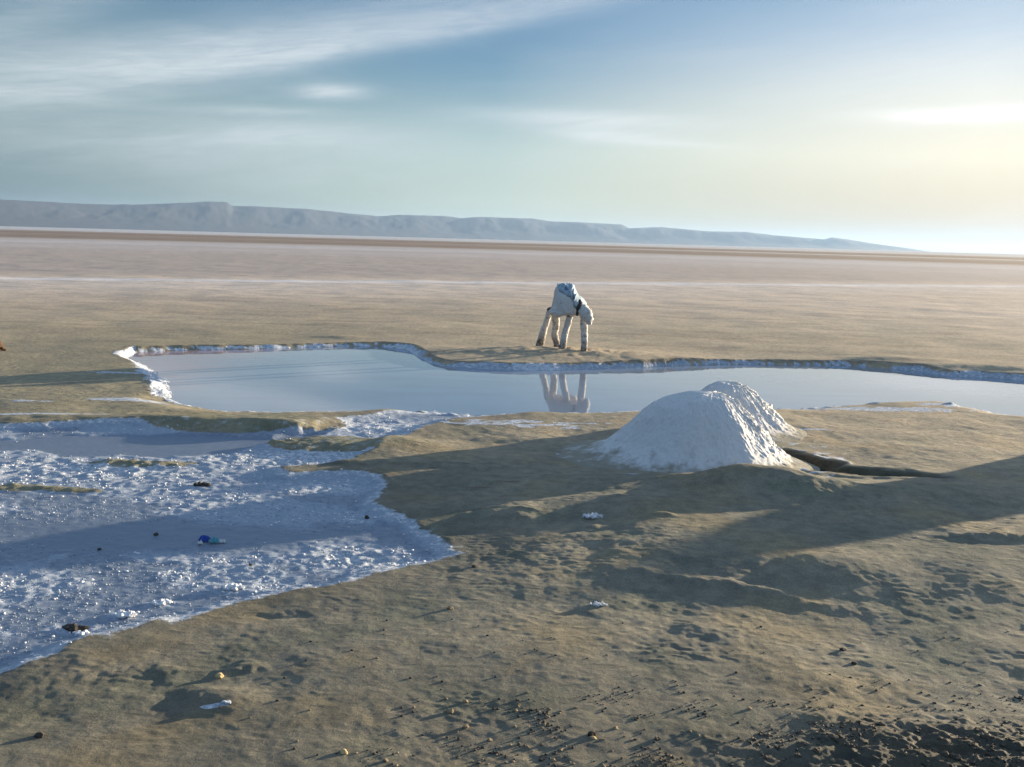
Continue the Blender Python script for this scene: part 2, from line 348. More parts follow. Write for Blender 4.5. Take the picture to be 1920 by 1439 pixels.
# ground and crust share one material, steered by what lies where
def ground_material():
    m, g, b = new_mat('ground')
    geo = g.new('ShaderNodeNewGeometry'); pos = geo.outputs['Position']
    a = g.new('ShaderNodeAttribute', attribute_name='zone'); sp = g.new('ShaderNodeSeparateColor'); g.l.new(a.outputs['Color'], sp.inputs[0])
    salt, wet, belt = sp.outputs
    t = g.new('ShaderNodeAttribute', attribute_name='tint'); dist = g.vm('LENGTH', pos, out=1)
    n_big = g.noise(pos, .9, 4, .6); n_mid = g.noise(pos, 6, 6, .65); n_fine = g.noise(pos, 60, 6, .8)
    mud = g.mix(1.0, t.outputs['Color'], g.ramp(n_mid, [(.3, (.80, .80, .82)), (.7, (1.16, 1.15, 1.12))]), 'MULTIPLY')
    mud = g.mix(1.0, mud, g.ramp(n_fine, [(.3, (.74, .74, .74)), (.7, (1.24, 1.24, 1.22))]), 'MULTIPLY')
    mud = g.mix(1.0, mud, g.ramp(n_big, [(.3, (.86, .88, .90)), (.7, (1.10, 1.08, 1.05))]), 'MULTIPLY')
    f = g.mr(g.m('ADD', salt, g.m('MULTIPLY', g.m('SUBTRACT', n_mid, .5), .9)), .42, .62)
    cr = g.noise(pos, 13, 6, .72)
    crusty = g.mr(g.m('ADD', belt, g.m('MULTIPLY', g.m('SUBTRACT', cr, .5), 3.0)), .55, 1.35)
    brine = g.mix(n_mid, (.115, .15, .215, 1), (.19, .225, .285, 1))  # wet brine tone, with blue of the reflected sky put into the colour
    white = g.mix(cr, (.50, .55, .62, 1), (.78, .80, .82, 1))
    frost = g.mr(g.m('ADD', belt, g.m('MULTIPLY', g.m('SUBTRACT', cr, .5), 1.2)), .02, .50, 0, .8)
    brine = g.mix(frost, brine, (.33, .385, .46, 1))
    sc = g.mix(crusty, brine, white)
    g.l.new(g.mix(f, mud, sc), b.inputs['Base Color'])
    ro = g.mixf(f, g.mixf(wet, .95, .62), g.mixf(g.m('MAXIMUM', crusty, frost), .40, .85))
    g.l.new(ro, b.inputs['Roughness'])
    g.put(b.inputs['Specular IOR Level'], g.mixf(f, .18, .5))
    # fine relief
    nb = g.noise(pos, 38, 7, .78); nb2 = g.noise(pos, 9, 4, .6)
    stp = g.vm('MULTIPLY', pos, (.75, 1.15, 1)); nb3 = g.noise(stp, 8, 5, .6, .3, 'RIDGED_MULTIFRACTAL')
    hgt = g.m('ADD', g.m('MULTIPLY', nb, .014), g.m('ADD', g.m('MULTIPLY', nb2, .012), g.m('MULTIPLY', nb3, .022)))
    hs = g.m('ADD', g.m('MULTIPLY', g.noise(pos, 40, 5, .75), .012), g.m('MULTIPLY', g.noise(pos, 14, 3, .6), .010))
    hs = g.m('MULTIPLY', hs, g.m('ADD', .25, crusty))
    far = g.mr(dist, 15, 60, 1.0, .30)
    bp = g.new('ShaderNodeBump'); g.put(bp.inputs['Height'], g.mixf(f, hgt, hs)); bp.inputs['Distance'].default_value = 1.0
    g.put(bp.inputs['Strength'], g.m('MULTIPLY', far, .75))
    g.l.new(bp.outputs[0], b.inputs['Normal'])
    return m
M_GROUND = ground_material()

# ------------------------------------------------------------------ the ground: one fan-shaped sheet to the horizon
rr = [.3, .8, 1.4, 2.0, 2.6, 3.2, 3.7, 4.1, 4.4]
while rr[-1] < 1500: rr.append(rr[-1] + max(.011, rr[-1] ** 2 / 6200))
rr = [q for q in rr if q < 1500] + [1600 * 1.25 ** k for k in range(18)]
rr = np.array(rr)
th = np.concatenate([np.arange(-180, -60, 6.), np.arange(-60, -33, .6), np.arange(-33, 33, .1), np.arange(33, 60, .6), np.arange(60, 180.1, 6.)])
TT, RR = np.meshgrid(np.radians(th), rr)
GX = RR * np.sin(TT); GY = RR * np.cos(TT)
SP = np.maximum(RR * .0018, np.maximum(.011, RR ** 2 / 6200))
T = terrain(GX, GY, SP)
GZ = T['z']; GZ = GZ * (1 - sst(RR, 200, 1500))
# soil colour, with a haze strip painted in far out
def mixc(a, b, t): return a + (b - a) * t[..., None]
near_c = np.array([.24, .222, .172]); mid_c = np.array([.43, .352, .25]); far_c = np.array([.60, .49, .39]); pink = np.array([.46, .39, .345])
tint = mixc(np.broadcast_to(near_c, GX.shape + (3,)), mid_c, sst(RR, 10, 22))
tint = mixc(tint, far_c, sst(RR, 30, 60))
# pale track edge crossing the flat, pinker darker ground beyond it
lx0, ly0 = P(0, 520); lx1, ly1 = P(1900, 536)
nl = np.array([-(ly1 - ly0), lx1 - lx0]); nl = nl / np.linalg.norm(nl)
dl = (GX - lx0) * nl[0] + (GY - ly0) * nl[1] + 1.5 * gn(GX * .05, GY * .05, 5)
tint = mixc(tint, pink, sst(dl, 0, 12))
tint = mixc(tint, np.array([.74, .69, .67]), .9 * np.exp(-((dl + 1.8) / 1.9) ** 2) * (dl < 1) + .28 * np.exp(-((dl + 7) / 8) ** 2))
lr = np.log(np.maximum(RR, 1)) ; nb = gn(GX * .002 + 5, lr * 5, 9)
tint = mixc(tint, np.array([.60, .57, .575]), .75 * np.exp(-((lr - math.log(230)) / .33) ** 2) * (.8 + .5 * nb))
tint = mixc(tint, np.array([.20, .135, .095]), .92 * sst(RR, 270, 340) * (.75 + .6 * gn(lr * 8, GX * .0004, 10)))
tint = mixc(tint, np.array([.62, .60, .58]), .9 * np.exp(-((lr - math.log(540)) / .06) ** 2) * sst(GX + 300 * nb, 0, 200))
tint = mixc(tint, np.array([.60, .60, .61]), .85 * sst(RR, 850, 1100))  # pale mirage haze below the hills, painted into the ground colour
st = fbm(GX * .05, GY * .30, 15, 4); tint = tint * (1 + .09 * st * sst(RR, 18, 30))[..., None]
st = fbm(GX * .22, GY * 1.1, 16, 3); tint = tint * (1 - .20 * sst(st, .25, .8) * sst(RR, 20, 30) * (1 - sst(RR, 60, 110)))[..., None]
tint = tint * (1 - .42 * T['wet'] - .52 * T['dit'])[..., None] * (1 - .45 * T['emb'])[..., None]
olive = np.array([.26, .245, .165]); tint = mixc(tint, olive, T['isl'] * .8)
tint = mixc(tint, np.array([.20, .20, .135]), .5 * sst(-GX, 2, 8) * (1 - sst(RR, 24, 40)) * sst(RR, 10, 14))
for (qx, qy), a, b2 in [(P(945, 910), .16, .06), (P(895, 918), .12, .05)]:
    tint = mixc(tint, np.array([.13, .055, .035]), .8 * np.exp(-((GX - qx) / a) ** 2 - ((GY - qy) / b2) ** 2))
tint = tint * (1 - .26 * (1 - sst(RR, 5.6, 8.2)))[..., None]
vq = fbm(GX * .7 + 9, GY * .9, 18, 4); tint = mixc(tint, tint * np.array([1.07, 1.0, .88]), sst(vq, 0, .7) * (1 - sst(RR, 14, 22))); tint = mixc(tint, tint * np.array([.80, .86, .84]), sst(-vq, 0, .7) * (1 - sst(RR, 14, 22)))
tint = np.clip(tint, .01, .9)
zone = np.stack([T['salt'], T['wet'], T['belt'], np.ones_like(GX)], -1)
zone[..., 2] = np.where(T['inA'] < .5, np.maximum(zone[..., 2], np.maximum(.85 * (T['rim'] < .1), T['rim'] * np.where((T['rP'] > .32) | (GX < -2.5), 1.1, .85))), zone[..., 2])
NR, NC = GX.shape
V = np.stack([GX, GY, GZ], -1).reshape(-1, 3)
ii = (np.arange(NR - 1)[:, None] * NC + np.arange(NC - 1)[None, :])
F = np.stack([ii, ii + 1, ii + NC + 1, ii + NC], -1).reshape(-1, 4)[:, ::-1]
insalt = ((T['dA'] < 0) & (T['dP'] > 0) & (RR < 60)).reshape(-1)[F[:, 0]]
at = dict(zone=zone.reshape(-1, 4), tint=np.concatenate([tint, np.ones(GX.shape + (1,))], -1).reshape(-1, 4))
def sub(name, sel):
    f = F[sel]; u, inv = np.unique(f, return_inverse=True)
    return mesh_obj(name, V[u], inv.reshape(f.shape), M_GROUND, attrs={k: v[u] for k, v in at.items()})
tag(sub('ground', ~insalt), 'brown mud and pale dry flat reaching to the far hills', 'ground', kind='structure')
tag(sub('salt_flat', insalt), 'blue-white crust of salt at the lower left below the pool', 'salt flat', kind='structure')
def zat(x, y, sp=.01):
    return float(terrain(np.array([x]), np.array([y]), np.array([sp]))['z'][0])

# ------------------------------------------------------------------ water
def water_material(name, milky, ior, rough):
    m, g, b = new_mat(name)
    pos = g.new('ShaderNodeNewGeometry').outputs['Position']
    n = g.noise(g.vm('MULTIPLY', pos, (.25, .9, 1)), 1.0, 4, .6, .8)
    g.l.new(g.mix(n, (*[c * .85 for c in milky], 1), (*[min(1, c * 1.2) for c in milky], 1)), b.inputs['Base Color'])
    if name == 'pond_water':
        sx = g.new('ShaderNodeSeparateXYZ'); g.l.new(pos, sx.inputs[0]); lk = b.inputs['Base Color'].links[0].from_socket
        g.l.new(g.mix(g.mr(g.m('ADD', sx.outputs[0], g.m('MULTIPLY', n, 3.0)), -4.0, -6.6, 0, .8), lk, (.42, .28, .29, 1)), b.inputs['Base Color'])
    b.inputs['Roughness'].default_value = rough; b.inputs['IOR'].default_value = ior; b.inputs['Specular IOR Level'].default_value = .5
    bp = g.new('ShaderNodeBump'); g.put(bp.inputs['Height'], g.noise(g.vm('MULTIPLY', pos, (1, 2.5, 1)), 2.2, 3, .5)); bp.inputs['Distance'].default_value = .004
    bp.inputs['Strength'].default_value = .25; g.l.new(bp.outputs[0], b.inputs['Normal'])
    return m
def grow(poly, d):
    n = len(poly); out = []
    for i in range(n):
        a = np.array(poly[i - 1]); b = np.array(poly[i]); c = np.array(poly[(i + 1) % n])
        t = c - a; t = t / np.linalg.norm(t); out.append(tuple(b + np.array([-t[1], t[0]]) * d))
    return out
def sheet(name, poly, z, mat):
    import bmesh
    bm = bmesh.new(); vs = [bm.verts.new((x, y, z)) for x, y in poly]; f = bm.faces.new(vs)
    bmesh.ops.triangulate(bm, faces=[f])
    for f in bm.faces:
        if f.normal.z < 0: f.normal_flip()
    me = bpy.data.meshes.new(name); bm.to_mesh(me); bm.free(); me.materials.append(mat)
    o = bpy.data.objects.new(name, me); COL.objects.link(o); return o
def area(p): return sum(p[i - 1][0] * p[i][1] - p[i][0] * p[i - 1][1] for i in range(len(p))) / 2
sgP = -1 if area(POND) > 0 else 1; sgW = -1 if area(STRIP) > 0 else 1
tag(sheet('pond_water', grow(POND, .12 * sgP), Z_POND, water_material('pond_water', (.24, .29, .36), 1.36, .03)), 'long calm pool of brine mirroring the sky', 'water', kind='structure')
tag(sheet('shallow_water', grow(STRIP, .10 * sgW), Z_STRIP, water_material('shallow_water', (.16, .215, .28), 1.36, .10)), 'shallow blue brine between the salt crust and the mud', 'water', kind='structure')

# ------------------------------------------------------------------ far hills
SIL = [(-900,372),(-600,378),(-400,374),(-200,370),(0,374),(60,377),(150,382),(250,384),(330,381),(390,378),(425,379),(435,386),(480,387),(560,391),(610,395),
       (650,400),(695,404),(710,406),(740,403),(830,405),(865,409),(900,407),(1000,410),(1030,415),(1090,417),(1165,421),(1180,428),(1240,426),(1330,434),
       (1400,435),(1450,441),(1500,445),(1545,449),(1560,445),(1590,449),(1640,457),(1700,465),(1760,474)]
az_s = np.array([azel(a, b)[0] for a, b in SIL]); el_s = np.array([azel(a, b)[1] for a, b in SIL])
na, nd = 900, 46
A = np.linspace(az_s[0], az_s[-1], na); E = np.interp(A, az_s, el_s)
D = 13500 + (A - A[0]) / (A[-1] - A[0]) * 14000
HT = np.maximum(D * np.tan(np.radians(E)), 0)
S_ = np.linspace(0, 1.5, nd)
prof = np.where(S_ < 1, .55 * sst(S_, 0, .85) + .45 * sst(S_, .45, 1.0), 1 - .55 * (S_ - 1) * 2)
AA, SS = np.meshgrid(np.radians(A), S_); PR = np.broadcast_to(prof[:, None], AA.shape)
dd = D[None, :] + (SS - 1) * 2600
hx = dd * np.sin(AA); hy = dd * np.cos(AA)
gul = fbm(hx * .0011, hy * .0006, 200, 5, .55)
hh = HT[None, :] * PR * (1 + (.22 * gul) * np.sin(np.clip(PR, 0, 1) * math.pi)) + HT[None, :] * .012 * fbm(hx * .004, hy * .004, 201, 3)
Vh = np.stack([hx, hy, hh - 3 * (PR < .02)], -1).reshape(-1, 3)
ih = (np.arange(nd - 1)[:, None] * na + np.arange(na - 1)[None, :])
Fh = np.stack([ih, ih + 1, ih + na + 1, ih + na], -1).reshape(-1, 4)
mh, gh, bh = new_mat('hill_rock')
ph = gh.new('ShaderNodeNewGeometry').outputs['Position']
gh.l.new(gh.mix(gh.noise(ph, .0012, 6, .6), (.030, .034, .044, 1), (.046, .048, .056, 1)), bh.inputs['Base Color']); bh.inputs['Roughness'].default_value = 1
tag(mesh_obj('hills', Vh, Fh, mh), 'long bare mountain ridge fading to blue along the horizon', 'hills', kind='structure')

# ------------------------------------------------------------------ salt heaps
def salt_material():
    m, g, b = new_mat('heap_salt')
    tcn = g.new('ShaderNodeNewGeometry').outputs['Position']
    sz = g.new('ShaderNodeSeparateXYZ'); g.l.new(tcn, sz.inputs[0])
    n = g.noise(tcn, 5, 6, .65); n2 = g.noise(tcn, 30, 5, .7); n0 = g.noise(tcn, 2.2, 4, .6)
    base = g.mix(n2, (.54, .55, .57, 1), (.78, .77, .74, 1))
    base = g.mix(g.mr(n, .58, .75, 0, .45), base, (.40, .37, .32, 1))
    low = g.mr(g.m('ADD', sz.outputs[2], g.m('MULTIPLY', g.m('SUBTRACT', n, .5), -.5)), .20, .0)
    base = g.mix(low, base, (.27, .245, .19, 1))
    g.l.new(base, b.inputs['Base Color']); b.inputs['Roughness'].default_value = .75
    v = g.new('ShaderNodeTexVoronoi'); g.l.new(tcn, v.inputs['Vector']); v.inputs['Scale'].default_value = 26
    h = g.m('ADD', g.m('MULTIPLY', g.noise(tcn, 38, 5, .75), .022), g.m('MULTIPLY', v.outputs[0], .008))
    bp = g.new('ShaderNodeBump'); g.put(bp.inputs['Height'], h); bp.inputs['Distance'].default_value = 1.0; bp.inputs['Strength'].default_value = .55
    g.l.new(bp.outputs[0], b.inputs['Normal']); return m
M_HEAP = salt_material()
def heap(name, cx, cy, H, radL, radR, radF, radB, prof_pts, seed, label, nseg=420, nrad=170, flat=.0):
    t = np.radians(np.linspace(0, 360, nseg, endpoint=False)); q = np.linspace(0, 1.25, nrad)
    c, s = np.cos(t), np.sin(t)
    a = np.where(c > 0, radR, radL); b = np.where(s > 0, radB, radF)
    rad = (np.abs(c / a) ** 2.1 + np.abs(s / b) ** 2.1) ** (-1 / 2.1)
    rad = rad * (1 + .07 * fbm(c * 1.3 + 5, s * 1.3, seed, 3))
    TH, QQ = np.meshgrid(np.arange(nseg), q); cc, ss = c[TH], s[TH]
    x = cx + cc * rad[TH] * QQ; y = cy + ss * rad[TH] * QQ
    pl, pr, pf = (np.interp(QQ, *zip(*q_)) for q_ in prof_pts); wf = sst(np.abs(ss), .35, .95); pl = pl * (1 - wf) + pf * wf
    wr = sst(cc, -.25, .75); z = H * (pl * (1 - wr) + pr * wr)
    fl = fbm(cc * 3.3 + QQ, ss * 3.3 + QQ * .7, seed + 5, 4)             # run-off flutes down the flanks
    env = np.clip(QQ * 1.6, 0, 1) * np.clip(z / H * 3, 0, 1)
    z = z + .012 * H * fl * env + .03 * H * fbm(cc * QQ * 2.2 + 3, ss * QQ * 2.2, seed + 9, 3) * np.clip(z / H * 3, 0, 1)
    sl = sst(cc * .8 + ss * .35 + .25 * fbm(cc * QQ * 4, ss * QQ * 4, seed + 7, 2), .2, .8)                                   # the dug, crumbly side
    x0, y0 = x, y; zz = z
    ar = np.arctan2(cc, -ss) * 1.3; rd = rad[TH] * QQ
    n = (.016 * gn(ar * 5, rd * 5, seed) + .016 * gn(ar * 11, rd * 11, seed + 1) + .016 * gn(ar * 20, rd * 20, seed + 2) + .008 * gn(ar * 40, rd * 40, seed + 3)) * np.clip(QQ * 4, .1, 1)
    n = n * (.40 + 1.25 * sl) * np.clip(z / H * 4, .12, 1)
    x = x + cc * n * .9; y = y + ss * n * .9; z = z + n * .8
    z = z - .05 * sst(QQ, 1.02, 1.25)
    V = np.stack([x, y, z - 0.0], -1).reshape(-1, 3)
    i = np.arange(nrad - 1)[:, None] * nseg; j = np.arange(nseg)[None, :]; j2 = (j + 1) % nseg
    F = np.stack([i + j, i + nseg + j, i + nseg + j2, i + j2], -1).reshape(-1, 4)
    base = zat(cx, cy, .3)
    V[:, 2] += base * 0
    V -= np.array([cx, cy, 0])
    o = mesh_obj(name, V, F, M_HEAP); o.location = (cx, cy, 0)
    tag(o, label, 'salt heap', 'salt heaps standing on the mud'); return o
PL = [(0, 1), (.12, .988), (.24, .945), (.33, .89), (.42, .79), (.51, .63), (.60, .43), (.69, .26), (.79, .13), (.90, .055), (1, .02), (1.1, .005), (1.25, -.01)]
PF = [(0, 1), (.2, .97), (.36, .89), (.50, .74), (.62, .55), (.73, .35), (.83, .19), (.92, .09), (1, .04), (1.1, .012), (1.25, -.01)]
PR = [(0, 1), (.12, .985), (.24, .915), (.36, .78), (.47, .63), (.60, .44), (.72, .28), (.84, .14), (.95, .05), (1.06, .015), (1.25, -.01)]
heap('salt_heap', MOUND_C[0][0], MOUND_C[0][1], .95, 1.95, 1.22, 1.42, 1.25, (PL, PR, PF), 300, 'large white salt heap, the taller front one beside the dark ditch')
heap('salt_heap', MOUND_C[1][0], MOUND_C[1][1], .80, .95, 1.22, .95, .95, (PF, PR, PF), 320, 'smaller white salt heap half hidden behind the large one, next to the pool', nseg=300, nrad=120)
heap('salt_heap', MOUND_C[2][0], MOUND_C[2][1], 1.38, 1.7, 2.0, 1.15, 2.1, (PF, PR, PF), 340, 'unseen white salt heap added off to the right to cast the long shadow across the mud', nseg=160, nrad=70)  # added outside the view as caster of the shadow band

# ------------------------------------------------------------------ camel sculpture
def plaster_material(name, c1, c2, stain, stain_amt, up=None):
    m, g, b = new_mat(name); pos = g.new('ShaderNodeTexCoord').outputs['Object']
    wp = g.new('ShaderNodeNewGeometry').outputs['Position']; sz = g.new('ShaderNodeSeparateXYZ'); g.l.new(wp, sz.inputs[0])
    n = g.noise(wp, 7, 6, .7, .5); n2 = g.noise(wp, 26, 4, .7)
    base = g.mix(n2, (*c1, 1), (*c2, 1))
    f = g.mr(n, .52, .66, 0, stain_amt)
    if up: f = g.m('MAXIMUM', f, g.m('MULTIPLY', g.mr(sz.outputs[2], up, up - .35), g.mr(n2, .3, .6)))
    base = g.mix(f, base, (*stain, 1)); g.l.new(base, b.inputs['Base Color']); b.inputs['Roughness'].default_value = .85
    bp = g.new('ShaderNodeBump'); g.put(bp.inputs['Height'], n2); bp.inputs['Distance'].default_value = .03; bp.inputs['Strength'].default_value = .7
    g.l.new(bp.outputs[0], b.inputs['Normal']); return m
M_PL = plaster_material('white_plaster', (.52, .52, .52), (.72, .70, .66), (.24, .19, .14), .55)
M_LEG = plaster_material('worn_plaster', (.54, .53, .52), (.74, .72, .68), (.11, .07, .045), .95, up=.52)
M_CLOTH = plaster_material('blue_grey_cloth', (.16, .26, .36), (.50, .60, .66), (.05, .09, .13), .9)
M_DARK = plaster_material('dark_gap_and_cord', (.03, .03, .035), (.06, .06, .06), (.1, .08, .05), .4)
cam_c = Vector((1.30, 27.2, .13))
camel = empty('camel_sculpture', cam_c)
tag(camel, 'rough whitewashed camel figure on four posts across the pool', 'sculpture')
def loc(v): return np.array([v[0] - cam_c.x, v[1] - cam_c.y, v[2] - cam_c.z])
def tube(name, pts, rads, mat, parent, seed, segs=22, per=14, bump=.018, org=None):
    pts = [np.array(p, float) for p in pts]; n = len(pts)
    tt = np.linspace(0, n - 1, (n - 1) * per + 1)
    C = np.stack([np.interp(tt, range(n), [p[k] for p in pts]) for k in range(3)], -1)
    for _ in range(4): C[1:-1] = (C[:-2] + 2 * C[1:-1] + C[2:]) / 4
    r = np.interp(tt, range(n), rads)
    V = []; F = []
    up = np.array([.2, 1, .1])
    for i, c in enumerate(C):
        d = C[min(i + 1, len(C) - 1)] - C[max(i - 1, 0)]; d /= np.linalg.norm(d)
        a = np.cross(d, up); a /= np.linalg.norm(a); b = np.cross(d, a)
        for k in range(segs):
            th = 2 * math.pi * k / segs
            q = math.cos(th) * a + math.sin(th) * b
            nz = float(gn(th * 1.2 + math.cos(th) + seed, i * .22 * 14 / per, seed)) + .5 * float(gn(math.cos(th) * 3, i * .5 * 14 / per + math.sin(th) * 3, seed + 1))
            V.append(c + q * (r[i] + bump * nz))
        if i:
            for k in range(segs):
                o0 = (i - 1) * segs; o1 = i * segs; k2 = (k + 1) % segs
                F.append((o0 + k, o0 + k2, o1 + k2, o1 + k))
    for end, base in ((0, 0), (-1, (len(C) - 1) * segs)):
        V.append(C[end]); ci = len(V) - 1
        for k in range(0, segs, 1):
            k2 = (k + 1) % segs; F.append((base + k, base + k2, ci, ci) if end else (base + k2, base + k, ci, ci))
    F = np.array(F)
    tri = F[:, 2] == F[:, 3]; me_f = [tuple(f) for f in F[~tri]] + [tuple(f[:3]) for f in F[tri]]
    me = bpy.data.meshes.new(name); me.from_pydata([tuple(v) for v in V], [], me_f); me.materials.append(mat)
    for p_ in me.polygons: p_.use_smooth = True
    o = bpy.data.objects.new(name, me); COL.objects.link(o); o.parent = parent; return o
def q3(px, py, dep): return loc(Q(px, py, dep))
tube('leg', [q3(1032, 580, 27.9), q3(1026, 600, 28.0), q3(1019, 622, 28.05), q3(1011, 652, 28.1)], [.085, .085, .095, .125], M_LEG, camel, 1)
tube('leg', [q3(1040, 585, 27.6), q3(1043, 604, 27.7), q3(1040, 628, 27.75), q3(1046, 656, 27.8)], [.11, .10, .095, .085], M_LEG, camel, 2)
tube('leg', [q3(1071, 582, 26.7), q3(1066, 602, 26.6), q3(1058, 632, 26.55), q3(1053, 665, 26.5)], [.10, .085, .085, .105], M_LEG, camel, 3)
tube('leg', [q3(1094, 585, 26.4), q3(1095, 610, 26.35), q3(1095.5, 635, 26.3), q3(1095, 668, 26.2)], [.09, .095, .09, .085], M_LEG, camel, 4)
# body: outline carried through the depth of the animal, rounding at both ends
OUT = [(1029,584),(1033,579),(1036,572),(1038.5,558),(1041,545),(1043,539),(1048,538),(1055,538.5),(1063,538),(1070,538.5),(1074,541),(1077,549),(1081,557),(1087,563),
       (1092,569),(1095,577),(1092,585),(1086,591),(1078,591),(1070,592),(1061,590),(1054,591),(1047,594),(1040,596),(1034,592)]
dep0 = 27.15
ol = np.array([loc(Q(a, b, dep0)) for a, b in OUT])[:, [0, 2]]
k_ = np.arange(len(ol) + 1); ol2 = np.vstack([ol, ol[:1]]); uu = np.linspace(0, len(ol), 150, endpoint=False)
ol = np.stack([np.interp(uu, k_, ol2[:, 0]), np.interp(uu, k_, ol2[:, 1])], -1)
for _ in range(3): ol = (np.roll(ol, 1, 0) + 2 * ol + np.roll(ol, -1, 0)) / 4
def body_surface(off, i0, i1, s0, s1, ns, seed, amp, slo=None):
    ctr = np.array([ol[:, 0].mean() + .02, .62 + .12]); ctr[1] = np.percentile(ol[:, 1], 35)
    s = np.linspace(s0, s1, ns); idx = np.arange(i0, i1) % 150
    nrm = ol - ctr; nrm = nrm / np.linalg.norm(nrm, axis=1)[:, None]
    Vv = []
    for sq in s:
        sv_ = np.full(len(idx), sq)
        if slo is not None: sv_ = s1 - (s1 - sq) * (s1 - slo) / (s1 - s0)
        k = np.where(np.abs(sv_) < 1, np.clip(1 - np.abs(sv_) ** 3.2, 1e-9, 1) ** .42, 0.02)
        p = ctr + (ol[idx] - ctr) * np.stack([.55 + .45 * k, k], -1) * np.where(k > .3, 1, np.maximum(k, .05) / .3)[:, None]
        p = p + nrm[idx] * off
        yy = sv_ * .72 + (dep0 - cam_c.y)
        ang = idx / 150 * 2 * math.pi
        nz = amp * (gn(np.cos(ang) * 3 + seed, np.sin(ang) * 3 + sv_ * 3.1, seed) + .6 * gn(np.cos(ang) * 8, np.sin(ang) * 8 + sv_ * 8, seed + 1))
        p = p + nrm[idx] * nz[:, None]
        Vv.append(np.stack([p[:, 0], yy, p[:, 1]], -1))
    return np.array(Vv)
Vb = body_surface(0, 0, 150, -1, 1, 40, 11, .025)
ns, no = Vb.shape[:2]; i = np.arange(ns - 1)[:, None] * no; j = np.arange(no)[None, :]; j2 = (j + 1) % no
Fb = np.stack([i + j, i + j2, i + no + j2, i + no + j], -1).reshape(-1, 4)
mesh_obj('body', Vb.reshape(-1, 3), Fb, M_PL, camel)
def shell(name, Vo, Vi, mat, parent):
    n, m_ = Vo.shape[:2]; V = np.concatenate([Vo.reshape(-1, 3), Vi.reshape(-1, 3)]); F = []
    ID = np.arange(n * m_).reshape(n, m_)
    a = np.stack([ID[:-1, :-1], ID[:-1, 1:], ID[1:, 1:], ID[1:, :-1]], -1).reshape(-1, 4); F.append(a); F.append(a[:, ::-1] + n * m_)
    loop = list(ID[0, :]) + list(ID[1:, -1]) + list(ID[-1, -2::-1]) + list(ID[-2:0:-1, 0]); L = np.array(loop); L2 = np.roll(L, -1)
    F.append(np.stack([L2, L, L + n * m_, L2 + n * m_], -1))
    return mesh_obj(name, V, np.concatenate(F), mat, parent)
slo = np.interp(np.linspace(0, 1, 60), [0, .2, .55, 1], [-.70, -.86, -.965, -.975])
Vo = body_surface(.06, 34, 94, -.93, .55, 34, 17, .075, slo); Vi = body_surface(.0, 34, 94, -.93, .55, 34, 17, .02, slo)
bl = shell('blanket', Vo, Vi, M_CLOTH, camel); tag(bl, 'crumpled blue-grey cloth over the hump')
# blunt head sagging over the front right post
tube('head', [q3(1086, 572, 26.35), q3(1092, 581, 26.2), q3(1099, 590, 26.1), q3(1104, 600, 26.05), q3(1105, 609, 26.05)], [.07, .16, .17, .12, .05], M_PL, camel, 31, bump=.03)
tube('gap_shade', [q3(1087, 563, 26.25), q3(1089, 570, 26.12), q3(1084, 577, 26.08), q3(1082, 592, 26.15)], [.03, .05, .055, .03], M_DARK, camel, 33, segs=12, bump=.015)  # black shaded gap between body and right leg, put in as a dark piece
tube('cord', [q3(1027, 581, 27.75), q3(1030, 578.5, 27.5), q3(1035, 577, 27.0)], [.03, .03, .02], M_DARK, camel, 34, segs=10, bump=.008)
tube('knob', [q3(1104, 583, 26.2), q3(1105.5, 580, 26.2), q3(1107, 577.5, 26.2)], [.04, .045, .03], M_PL, camel, 35, segs=12, bump=.01)
tube('crossbar', [q3(1055, 661, 26.5), q3(1075, 662, 26.38), q3(1095, 662, 26.22)], [.035, .03, .035], M_LEG, camel, 37, segs=12, bump=.012)

# ------------------------------------------------------------------ stones, stump, scraps
def stone_material(name, c1, c2, rough=.85):
    m, g, b = new_mat(name); wp = g.new('ShaderNodeTexCoord').outputs['Object']
    g.l.new(g.mix(g.noise(wp, 40, 5, .65), (*c1, 1), (*c2, 1)), b.inputs['Base Color']); b.inputs['Roughness'].default_value = rough
    bp = g.new('ShaderNodeBump'); g.put(bp.inputs['Height'], g.noise(wp, 90, 4, .7)); bp.inputs['Distance'].default_value = .004; g.l.new(bp.outputs[0], b.inputs['Normal'])
    return m
M_ST = stone_material('brown_stone', (.20, .14, .085), (.38, .29, .18)); M_SD = stone_material('dark_stone', (.035, .03, .028), (.09, .075, .06))
M_SY = stone_material('ochre_stone', (.46, .33, .15), (.62, .47, .26)); M_SW = stone_material('salt_crystal', (.60, .62, .66), (.82, .82, .82), .8)
M_CL = stone_material('dirt_clod', (.06, .05, .04), (.15, .125, .09), .95)
M_SB = stone_material('damp_salt', (.22, .27, .34), (.46, .50, .56), .8)
def ico(sub=2):
    import bmesh
    bm = bmesh.new(); bmesh.ops.create_icosphere(bm, subdivisions=sub, radius=1)
    V = np.array([v.co for v in bm.verts]); F = np.array([[v.index for v in f.verts] for f in bm.faces]); bm.free(); return V, F
IV, IF = ico(2); IV1, IF1 = ico(1)
def rock_verts(seed, V=IV, flat=.7, rough=.28):
    n = gn(V[:, 0] * 1.4 + seed * 3.7, V[:, 1] * 1.4 + V[:, 2] * 1.1, seed) + .5 * gn(V[:, 0] * 3 + seed, V[:, 2] * 3 + V[:, 1] * 2, seed + 1)
    W_ = V * (1 + rough * n[:, None]); rs = np.random.RandomState(seed)
    return W_ * np.array([1 + .5 * rs.rand(), 1, flat * (.8 + .4 * rs.rand())])
ROUGH = .5
protos = []
for k in range(6):
    me_o = mesh_obj('pebble', rock_verts(50 + k, rough=ROUGH), IF, M_ST if k < 3 else M_SD, smooth=False); protos.append(me_o.data); bpy.data.objects.remove(me_o)
